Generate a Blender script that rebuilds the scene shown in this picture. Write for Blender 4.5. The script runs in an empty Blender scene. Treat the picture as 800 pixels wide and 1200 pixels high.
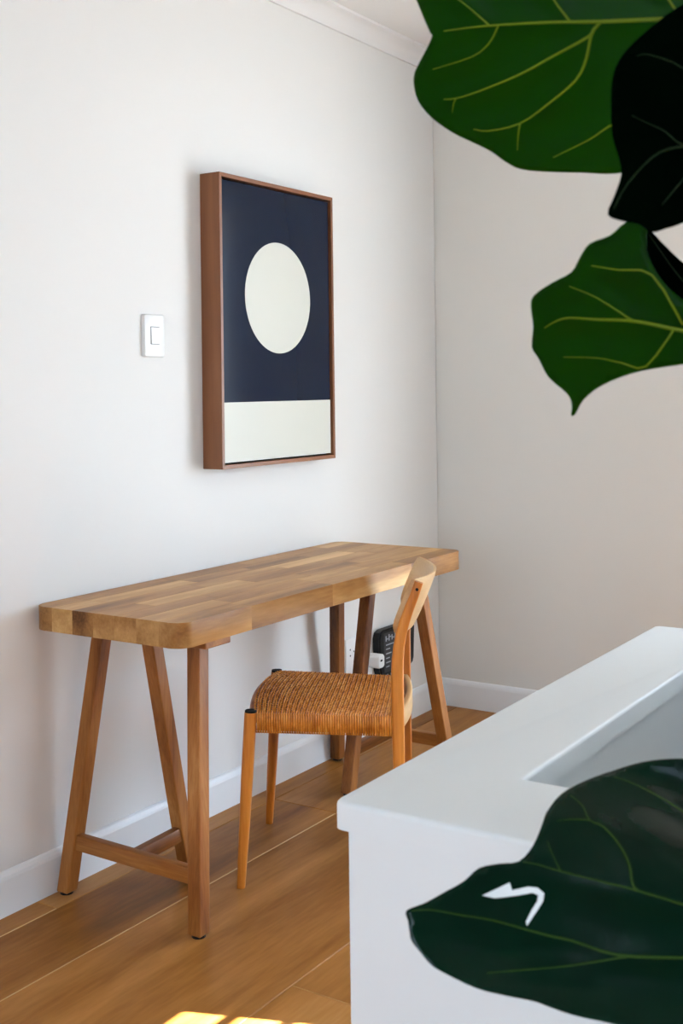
import bpy, bmesh, math, random
from mathutils import Vector, Matrix, geometry

S = bpy.context.scene
COL = S.collection
R = math.radians

# ---------------------------------------------------------------- camera
F_PX, SHIFT_PX = 1395.07, -145.73            # focal length and lens shift in pixels of the 800x1200 frame
YAW, ROLL = 0.5738, -0.0122
CAM_POS = Vector((0.0, -2.3371, 1.3078))
fw = Vector((math.cos(YAW), math.sin(YAW), 0.0))
rt0 = Vector((math.sin(YAW), -math.cos(YAW), 0.0))
up0 = Vector((0, 0, 1))
rt = math.cos(ROLL) * rt0 + math.sin(ROLL) * up0
up = -math.sin(ROLL) * rt0 + math.cos(ROLL) * up0
cd = bpy.data.cameras.new('camera')
cam = bpy.data.objects.new('camera', cd)
COL.objects.link(cam)
cam.matrix_world = Matrix(((rt.x, up.x, -fw.x, CAM_POS.x), (rt.y, up.y, -fw.y, CAM_POS.y),
                           (rt.z, up.z, -fw.z, CAM_POS.z), (0, 0, 0, 1)))
cd.sensor_fit = 'VERTICAL'
cd.sensor_height = 36.0
cd.lens = F_PX / 1200.0 * 36.0
cd.shift_y = SHIFT_PX / 1200.0
cd.clip_start = 0.05
cd.dof.use_dof = True
cd.dof.focus_distance = 3.0
cd.dof.aperture_fstop = 16.0
S.camera = cam

# ---------------------------------------------------------------- exposure, sky, sun
S.view_settings.view_transform = 'Standard'
S.view_settings.look = 'None'
S.view_settings.gamma = 1.0
S.view_settings.use_curve_mapping = False
S.view_settings.exposure = -0.20
SKY_STRENGTH = 19.0
SUN_STRENGTH = 160.0

world = bpy.data.worlds.new('sky')
S.world = world
world.use_nodes = True
wn = world.node_tree
wn.nodes.clear()
wo = wn.nodes.new('ShaderNodeOutputWorld')
wb = wn.nodes.new('ShaderNodeBackground')
wc = wn.nodes.new('ShaderNodeTexCoord')
wx = wn.nodes.new('ShaderNodeSeparateXYZ')
wr = wn.nodes.new('ShaderNodeValToRGB')
wn.links.new(wc.outputs['Generated'], wx.inputs[0])
wn.links.new(wx.outputs['Z'], wr.inputs[0])
wr.color_ramp.elements[0].position = 0.0
wr.color_ramp.elements[0].color = (0.70, 0.85, 1.0, 1)
wr.color_ramp.elements[1].position = 0.6
wr.color_ramp.elements[1].color = (0.50, 0.71, 1.0, 1)
wn.links.new(wr.outputs[0], wb.inputs['Color'])
wb.inputs['Strength'].default_value = SKY_STRENGTH
wn.links.new(wb.outputs[0], wo.inputs[0])

SUN_EL = R(29.2)
sun_travel = Vector((-0.361 * math.cos(SUN_EL), 0.9325 * math.cos(SUN_EL), -math.sin(SUN_EL)))
sl = bpy.data.lights.new('sun', 'SUN')
sl.energy = SUN_STRENGTH
sl.angle = R(0.15)
sl.color = (1.0, 0.96, 0.88)
sun = bpy.data.objects.new('sun', sl)
sun.rotation_euler = sun_travel.to_track_quat('-Z', 'Y').to_euler()
sun.location = (6, -12, 8)
COL.objects.link(sun)

# window openings: (wall, along0, along1, z0, z1)
XL, XR = -2.4, 4.338          # rear wall, back wall
YL, YR = 0.0, -4.2            # left wall, right wall
ZC = 2.66                     # ceiling
SUN_WIN = (2.45, 3.384, 1.85, 2.263)     # window in the right wall that throws the sun patch
BOUNCE_WIN = (0.85, 1.25, 1.60, 2.263)     # added unseen window; its sun patch bounces warm light onto the left wall
REAR_WIN = (-3.3, -1.7, 0.8, 2.25)       # window in the wall behind the camera (y0, y1)
PATIO = (-2.75, -1.30, 0.05, 2.25)       # glazed opening in the back wall, out of frame (y0, y1)


def portal(name, loc, sx, sy, direction):
    l = bpy.data.lights.new(name, 'AREA')
    l.shape = 'RECTANGLE'
    l.size, l.size_y = sx, sy
    l.cycles.is_portal = True
    o = bpy.data.objects.new(name, l)
    o.location = loc
    o.rotation_euler = Vector(direction).to_track_quat('-Z', 'Z').to_euler()
    COL.objects.link(o)


for nm, w in (('sun_window_portal', SUN_WIN), ('bounce_window_portal', BOUNCE_WIN)):
    portal(nm, ((w[0] + w[1]) / 2, YR - 0.185, (w[2] + w[3]) / 2), w[1] - w[0], w[3] - w[2], (0, 1, 0))
portal('patio_portal', (XR + 0.19, (PATIO[0] + PATIO[1]) / 2, (PATIO[2] + PATIO[3]) / 2), PATIO[1] - PATIO[0], PATIO[3] - PATIO[2], (-1, 0, 0))

portal('rear_window_portal', (XL - 0.185, (REAR_WIN[0] + REAR_WIN[1]) / 2, (REAR_WIN[2] + REAR_WIN[3]) / 2), REAR_WIN[1] - REAR_WIN[0], REAR_WIN[3] - REAR_WIN[2], (1, 0, 0))

# ---------------------------------------------------------------- helpers


def tag(o, label=None, cat=None, group=None, kind=None):
    if label: o['label'] = label
    if cat: o['category'] = cat
    if group: o['group'] = group
    if kind: o['kind'] = kind
    return o


def thing(name, label, cat, loc=(0, 0, 0), rz=0.0, group=None):
    o = bpy.data.objects.new(name, None)
    o.empty_display_size = 0.1
    COL.objects.link(o)
    o.location = loc
    o.rotation_euler = (0, 0, rz)
    return tag(o, label, cat, group)


def obj(name, bm, mat, parent=None, smooth=False, loc=None):
    me = bpy.data.meshes.new(name)
    bmesh.ops.recalc_face_normals(bm, faces=bm.faces)
    bm.to_mesh(me)
    bm.free()
    for m in (mat if isinstance(mat, (list, tuple)) else [mat]):
        me.materials.append(m)
    if smooth:
        for p in me.polygons: p.use_smooth = True
        if smooth is not True: me.set_sharp_from_angle(angle=R(smooth))
    o = bpy.data.objects.new(name, me)
    COL.objects.link(o)
    if parent: o.parent = parent
    if loc is not None: o.location = loc
    return o


def structure(name, bm, mat, parent=None, **k):
    o = obj(name, bm, mat, parent, **k)
    if parent is None: o['kind'] = 'structure'
    return o


def box(bm, lo, hi, bevel=0.0, seg=1, mi=0):
    v = [bm.verts.new((x, y, z)) for x in (lo[0], hi[0]) for y in (lo[1], hi[1]) for z in (lo[2], hi[2])]
    q = [(0, 1, 3, 2), (4, 6, 7, 5), (0, 4, 5, 1), (2, 3, 7, 6), (0, 2, 6, 4), (1, 5, 7, 3)]
    fs = [bm.faces.new([v[i] for i in f]) for f in q]
    for f in fs: f.material_index = mi
    if bevel:
        es = list({e for f in fs for e in f.edges})
        bmesh.ops.bevel(bm, geom=es, offset=bevel, segments=seg, affect='EDGES', profile=0.5)
    return bm


def new_box(lo, hi, bevel=0.0, seg=1):
    return box(bmesh.new(), lo, hi, bevel, seg)


def prism(bm, outline, z0, z1, bevel=0.0, seg=1):
    """extrude an XY outline from z0 to z1"""
    a = [bm.verts.new((x, y, z0)) for x, y in outline]
    b = [bm.verts.new((x, y, z1)) for x, y in outline]
    fs = [bm.faces.new(a), bm.faces.new(b)]
    n = len(a)
    for i in range(n):
        fs.append(bm.faces.new((a[i], a[(i + 1) % n], b[(i + 1) % n], b[i])))
    if bevel:
        es = list(fs[0].edges) + list(fs[1].edges)
        bmesh.ops.bevel(bm, geom=es, offset=bevel, segments=seg, affect='EDGES', profile=0.5)
    return bm


def sweep(bm, path, sections, ups=None, closed_ends=True):
    """loft: path points, each with a list of (a, b) section points laid in (side, up) axes"""
    path = [Vector(p) for p in path]
    rings = []
    for i, p in enumerate(path):
        t = (path[min(i + 1, len(path) - 1)] - path[max(i - 1, 0)]).normalized()
        u = Vector(ups[i] if isinstance(ups, list) else (ups or (0, 0, 1)))
        s = t.cross(u).normalized()
        u = s.cross(t).normalized()
        sec = sections[i] if isinstance(sections[0], list) else sections
        rings.append([bm.verts.new(p + s * a + u * b) for a, b in sec])
    n = len(rings[0])
    for r0, r1 in zip(rings, rings[1:]):
        for k in range(n):
            bm.faces.new((r0[k], r0[(k + 1) % n], r1[(k + 1) % n], r1[k]))
    if closed_ends:
        bm.faces.new(rings[0])
        bm.faces.new(list(reversed(rings[-1])))
    return bm


def rrect(w, h, r, seg=3):
    """rounded rectangle section, full width w and height h"""
    out = []
    for cx, cy, a0 in ((w / 2 - r, h / 2 - r, 0), (-w / 2 + r, h / 2 - r, 90), (-w / 2 + r, -h / 2 + r, 180), (w / 2 - r, -h / 2 + r, 270)):
        for k in range(seg + 1):
            a = R(a0 + 90 * k / seg)
            out.append((cx + r * math.cos(a), cy + r * math.sin(a)))
    return out


def circle(r, n=10, sy=1.0):
    return [(r * math.cos(2 * math.pi * k / n), sy * r * math.sin(2 * math.pi * k / n)) for k in range(n)]


def tube(bm, pts, r, n=8):
    rs = r if isinstance(r, list) else [r] * len(pts)
    d = (Vector(pts[-1]) - Vector(pts[0])).normalized()
    u = (0, 0, 1) if abs(d.z) < 0.9 else (1, 0, 0)
    return sweep(bm, pts, [circle(x, n) for x in rs], u)


def beam(p0, p1, w, h, bevel=0.003, side=(1, 0, 0)):
    """square bar whose ends are cut level (horizontal)"""
    bm = bmesh.new()
    p0, p1 = Vector(p0), Vector(p1)
    a = [bm.verts.new(p0 + Vector((x * w / 2, y * h / 2, 0))) for x, y in ((-1, -1), (1, -1), (1, 1), (-1, 1))]
    b = [bm.verts.new(p1 + Vector((x * w / 2, y * h / 2, 0))) for x, y in ((-1, -1), (1, -1), (1, 1), (-1, 1))]
    bm.faces.new(a); bm.faces.new(b)
    for i in range(4): bm.faces.new((a[i], a[(i + 1) % 4], b[(i + 1) % 4], b[i]))
    bmesh.ops.bevel(bm, geom=list(bm.edges), offset=bevel, segments=2, affect='EDGES', profile=0.5)
    return bm

# ---------------------------------------------------------------- materials


def mat(name):
    m = bpy.data.materials.new(name)
    m.use_nodes = True
    nt = m.node_tree
    return m, nt, nt.nodes['Principled BSDF'], nt.nodes.new, nt.links.new


def plain(name, col, rough=0.5, spec=0.5, metal=0.0, bump=0.0, bscale=200.0, var=0.0, vscale=3.0):
    m, nt, p, N, L = mat(name)
    p.inputs['Base Color'].default_value = (*col, 1)
    p.inputs['Roughness'].default_value = rough
    p.inputs['Specular IOR Level'].default_value = spec
    p.inputs['Metallic'].default_value = metal
    tc = N('ShaderNodeTexCoord')
    if var:
        nz = N('ShaderNodeTexNoise'); nz.inputs['Scale'].default_value = vscale; nz.inputs['Detail'].default_value = 3
        L(tc.outputs['Object'], nz.inputs['Vector'])
        mx = N('ShaderNodeMix'); mx.data_type = 'RGBA'
        mx.inputs[6].default_value = (*[c * (1 - var) for c in col], 1)
        mx.inputs[7].default_value = (*[min(1, c * (1 + var)) for c in col], 1)
        L(nz.outputs['Fac'], mx.inputs[0]); L(mx.outputs[2], p.inputs['Base Color'])
    if bump:
        nz2 = N('ShaderNodeTexNoise'); nz2.inputs['Scale'].default_value = bscale; nz2.inputs['Detail'].default_value = 4
        L(tc.outputs['Object'], nz2.inputs['Vector'])
        b = N('ShaderNodeBump'); b.inputs['Strength'].default_value = bump; b.inputs['Distance'].default_value = 0.002
        L(nz2.outputs['Fac'], b.inputs['Height']); L(b.outputs[0], p.inputs['Normal'])
    return m


def wood(name, ramp, axis=0, ring=30.0, stretch=0.06, rough=0.45, spec=0.4, rnd=0.5, fine=0.25, knots=0.0, warp=0.35):
    """ramp: list of (pos, colour); each object takes its own place on the ramp and in the grain"""
    m, nt, p, N, L = mat(name)
    tc = N('ShaderNodeTexCoord'); oi = N('ShaderNodeObjectInfo')
    mp = N('ShaderNodeMapping')
    sc = [1, 1, 1]; sc[axis] = stretch
    mp.inputs['Scale'].default_value = sc
    L(tc.outputs['Object'], mp.inputs['Vector'])
    off = N('ShaderNodeVectorMath'); off.operation = 'SCALE'
    off.inputs[0].default_value = (7.3, 11.1, 5.7)
    L(oi.outputs['Random'], off.inputs['Scale'])
    add = N('ShaderNodeVectorMath'); add.operation = 'ADD'
    L(mp.outputs[0], add.inputs[0]); L(off.outputs[0], add.inputs[1])
    n1 = N('ShaderNodeTexNoise'); n1.inputs['Scale'].default_value = ring * 0.45; n1.inputs['Detail'].default_value = 4
    n1.inputs['Distortion'].default_value = 0.6
    L(add.outputs[0], n1.inputs['Vector'])
    # growth rings: bands of a slow noise
    n0 = N('ShaderNodeTexNoise'); n0.inputs['Scale'].default_value = ring * 0.12; n0.inputs['Detail'].default_value = 2
    L(add.outputs[0], n0.inputs['Vector'])
    mul = N('ShaderNodeMath'); mul.operation = 'MULTIPLY'; mul.inputs[1].default_value = 60.0 * warp
    L(n0.outputs['Fac'], mul.inputs[0])
    sn = N('ShaderNodeMath'); sn.operation = 'SINE'; L(mul.outputs[0], sn.inputs[0])
    r1 = N('ShaderNodeMath'); r1.operation = 'MULTIPLY_ADD'; r1.inputs[1].default_value = 0.10; L(sn.outputs[0], r1.inputs[0])
    n2 = N('ShaderNodeTexNoise'); n2.inputs['Scale'].default_value = ring * 7; n2.inputs['Detail'].default_value = 3
    L(add.outputs[0], n2.inputs['Vector'])
    f2 = N('ShaderNodeMath'); f2.operation = 'MULTIPLY_ADD'; f2.inputs[1].default_value = fine; L(n2.outputs['Fac'], f2.inputs[0])
    L(n1.outputs['Fac'], f2.inputs[2])
    L(f2.outputs[0], r1.inputs[2])
    rr = N('ShaderNodeMath'); rr.operation = 'MULTIPLY_ADD'; rr.inputs[1].default_value = rnd
    L(oi.outputs['Random'], rr.inputs[0]); L(r1.outputs[0], rr.inputs[2])
    sub = N('ShaderNodeMath'); sub.operation = 'SUBTRACT'; sub.inputs[1].default_value = rnd / 2 + fine / 2
    L(rr.outputs[0], sub.inputs[0])
    cr = N('ShaderNodeValToRGB')
    els = cr.color_ramp.elements
    while len(els) < len(ramp): els.new(0.5)
    for e, (ps, c) in zip(els, ramp): e.position = ps; e.color = (*c, 1)
    L(sub.outputs[0], cr.inputs[0])
    last = cr.outputs[0]
    if knots:
        vo = N('ShaderNodeTexVoronoi'); vo.inputs['Scale'].default_value = ring * 0.35
        L(add.outputs[0], vo.inputs['Vector'])
        kr = N('ShaderNodeValToRGB'); kr.color_ramp.elements[0].position = 0.02; kr.color_ramp.elements[1].position = 0.14
        kr.color_ramp.elements[0].color = (0.35, 0.22, 0.14, 1); kr.color_ramp.elements[1].color = (1, 1, 1, 1)
        L(vo.outputs['Distance'], kr.inputs[0])
        mx = N('ShaderNodeMix'); mx.data_type = 'RGBA'; mx.blend_type = 'MULTIPLY'; mx.inputs[0].default_value = knots
        L(last, mx.inputs[6]); L(kr.outputs[0], mx.inputs[7]); last = mx.outputs[2]
    L(last, p.inputs['Base Color'])
    p.inputs['Roughness'].default_value = rough
    p.inputs['Specular IOR Level'].default_value = spec
    b = N('ShaderNodeBump'); b.inputs['Strength'].default_value = 0.12; b.inputs['Distance'].default_value = 0.001
    L(f2.outputs[0], b.inputs['Height']); L(b.outputs[0], p.inputs['Normal'])
    return m


M = {}
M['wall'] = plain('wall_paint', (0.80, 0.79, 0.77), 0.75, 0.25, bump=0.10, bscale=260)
M['back_wall'] = plain('back_wall_bounce_tone', (0.74, 0.715, 0.67), 0.75, 0.25, bump=0.10, bscale=260)  # wall paint with the dimmer, warm bounce tone put into its colour
M['far_wall'] = plain('dark_unseen_wall', (0.33, 0.31, 0.28), 0.8, 0.2)  # unseen walls darkened to cut bounce light and deepen contrast
M['ceiling'] = plain('ceiling_paint', (0.84, 0.83, 0.82), 0.85, 0.2)
M['trim'] = plain('white_gloss_trim', (0.84, 0.85, 0.86), 0.38, 0.45, bump=0.04, bscale=60)
M['half_wall'] = plain('half_wall_paint', (0.72, 0.75, 0.75), 0.55, 0.35, bump=0.05, bscale=150)
M['plastic'] = plain('white_plastic', (0.86, 0.86, 0.85), 0.3, 0.5)
M['black'] = plain('black_plastic', (0.005, 0.005, 0.006), 0.4, 0.25)
M['dark'] = plain('dark_gap', (0.01, 0.009, 0.008), 0.8, 0.2)
M['mark'] = plain('pale_print', (0.42, 0.45, 0.50), 0.5, 0.3)
M['floor'] = wood('oak_floor', [(0.05, (0.09, 0.036, 0.006)), (0.32, (0.24, 0.092, 0.016)), (0.6, (0.40, 0.175, 0.044)), (0.95, (0.56, 0.30, 0.11))],
                  0, ring=11, stretch=0.13, rough=0.40, spec=0.12, rnd=0.20, fine=0.3, knots=0.85, warp=0.6)
M['floor_edge'] = wood('oak_floor_lit_edge', [(0.3, (0.40, 0.21, 0.07)), (0.8, (0.62, 0.40, 0.17))], 0, ring=9, rough=0.4, rnd=0.5)  # paler oak carrying the painted seam highlight
M['subfloor'] = plain('subfloor', (0.08, 0.04, 0.015), 0.8)
M['desk'] = wood('acacia_top', [(0.08, (0.11, 0.040, 0.009)), (0.34, (0.32, 0.147, 0.042)), (0.58, (0.48, 0.258, 0.088)), (0.92, (0.74, 0.48, 0.21))],
                 0, ring=20, stretch=0.13, rough=0.40, spec=0.25, rnd=0.34, fine=0.3, knots=0.8, warp=0.6)
LEG = [(0.15, (0.075, 0.020, 0.003)), (0.42, (0.24, 0.080, 0.014)), (0.66, (0.38, 0.150, 0.034)), (0.95, (0.58, 0.30, 0.10))]
M['leg'] = wood('acacia_legs', LEG, 2, ring=26, stretch=0.08, rough=0.42, spec=0.3, rnd=0.16, fine=0.35, knots=0.7, warp=0.6)
M['rail'] = wood('acacia_rails', LEG, 1, ring=26, stretch=0.08, rough=0.42, spec=0.3, rnd=0.15, fine=0.35)
M['railx'] = wood('acacia_cross_rails', LEG, 0, ring=26, stretch=0.08, rough=0.42, spec=0.3, rnd=0.15, fine=0.35)
M['chair'] = wood('chair_oak', [(0.12, (0.18, 0.042, 0.003)), (0.5, (0.50, 0.150, 0.013)), (0.9, (0.72, 0.29, 0.05))],
                  2, ring=30, stretch=0.07, rough=0.34, spec=0.4, rnd=0.1, fine=0.35, warp=0.5, knots=0.4)
M['chair_lit'] = wood('chair_oak_lit', [(0.1, (0.36, 0.20, 0.08)), (0.5, (0.56, 0.35, 0.16)), (0.9, (0.68, 0.47, 0.25))],
                       0, ring=30, stretch=0.08, rough=0.38, rnd=0.1, fine=0.3)  # paler copy of the chair oak, with light painted into the colour
M['cane'] = wood('cane', [(0.15, (0.34, 0.10, 0.010)), (0.5, (0.72, 0.27, 0.036)), (0.85, (0.86, 0.46, 0.11))],
                 1, ring=70, stretch=2.2, rough=0.25, spec=0.6, rnd=0.02, fine=0.5)
M['cane_dark'] = plain('cane_shadow', (0.10, 0.035, 0.007), 0.6, 0.2)
M['walnut'] = wood('walnut', [(0.1, (0.10, 0.034, 0.012)), (0.5, (0.19, 0.068, 0.026)), (0.9, (0.27, 0.11, 0.045))],
                   2, ring=34, stretch=0.05, rough=0.35, rnd=0.1, fine=0.25)
M['walnutx'] = wood('walnut_cross', [(0.1, (0.10, 0.034, 0.012)), (0.5, (0.19, 0.068, 0.026)), (0.9, (0.27, 0.11, 0.045))],
                    0, ring=34, stretch=0.05, rough=0.35, rnd=0.1, fine=0.25)
M['print_navy'] = plain('print_navy', (0.0035, 0.009, 0.026), 0.12, 0.20)
M['print_cream'] = plain('print_cream', (0.58, 0.58, 0.52), 0.35, 0.3)
M['stem'] = plain('bark', (0.09, 0.06, 0.035), 0.8, 0.2, bump=0.4, bscale=80, var=0.4, vscale=30)
M['pot'] = plain('glazed_pot', (0.62, 0.60, 0.56), 0.4, 0.4, var=0.05)
M['soil'] = plain('soil', (0.03, 0.018, 0.01), 0.95, 0.1, bump=0.8, bscale=90)
M['leaf_patch'] = plain('white_leaf_patch', (0.80, 0.80, 0.78), 0.5, 0.4)  # raised white patch on one leaf
M['paving'] = plain('paving', (0.36, 0.35, 0.33), 0.9, 0.1, var=0.1)


def leaf_material(name, top, glow, mixf, rough, spec=0.5):
    m, nt, p, N, L = mat(name)
    out = nt.nodes['Material Output']
    tc = N('ShaderNodeTexCoord')
    nz = N('ShaderNodeTexNoise'); nz.inputs['Scale'].default_value = 12; nz.inputs['Detail'].default_value = 3
    L(tc.outputs['Object'], nz.inputs['Vector'])
    mx = N('ShaderNodeMix'); mx.data_type = 'RGBA'
    mx.inputs[6].default_value = (*[c * 0.35 for c in top], 1)
    mx.inputs[7].default_value = (*[c * 1.65 for c in top], 1)
    L(nz.outputs['Fac'], mx.inputs[0]); L(mx.outputs[2], p.inputs['Base Color'])
    p.inputs['Roughness'].default_value = rough
    p.inputs['Specular IOR Level'].default_value = spec
    tr = N('ShaderNodeBsdfTranslucent'); tr.inputs['Color'].default_value = (*glow, 1)
    ms = N('ShaderNodeMixShader'); ms.inputs[0].default_value = mixf
    L(p.outputs[0], ms.inputs[1]); L(tr.outputs[0], ms.inputs[2]); L(ms.outputs[0], out.inputs['Surface'])
    b = N('ShaderNodeBump'); b.inputs['Strength'].default_value = 0.15; b.inputs['Distance'].default_value = 0.001
    n3 = N('ShaderNodeTexNoise'); n3.inputs['Scale'].default_value = 160
    L(tc.outputs['Object'], n3.inputs['Vector']); L(n3.outputs['Fac'], b.inputs['Height']); L(b.outputs[0], p.inputs['Normal'])
    return m


M['leaf'] = leaf_material('fig_leaf', (0.002, 0.018, 0.0005), (0.075, 0.24, 0.0), 0.5, 0.45, 0.08)
M['leaf_shaded'] = leaf_material('fig_leaf_shaded', (0.0004, 0.0016, 0.0006), (0.0004, 0.002, 0.0004), 0.15, 0.6, 0.0)  # shade on the leaf put into a near-black base colour
M['leaf_deep'] = leaf_material('fig_leaf_deep', (0.0006, 0.014, 0.006), (0.001, 0.015, 0.003), 0.2, 0.24, 0.15)
M['vein'] = leaf_material('fig_vein', (0.17, 0.25, 0.008), (0.42, 0.55, 0.0), 0.5, 0.5, 0.3)
M['vein_shaded'] = leaf_material('fig_vein_shaded', (0.010, 0.022, 0.006), (0.01, 0.03, 0.004), 0.3, 0.5, 0.2)  # veins of the shaded leaves, shade painted in as well
M['vein_deep'] = leaf_material('fig_vein_deep', (0.040, 0.085, 0.012), (0.03, 0.08, 0.006), 0.3, 0.5, 0.1)
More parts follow.
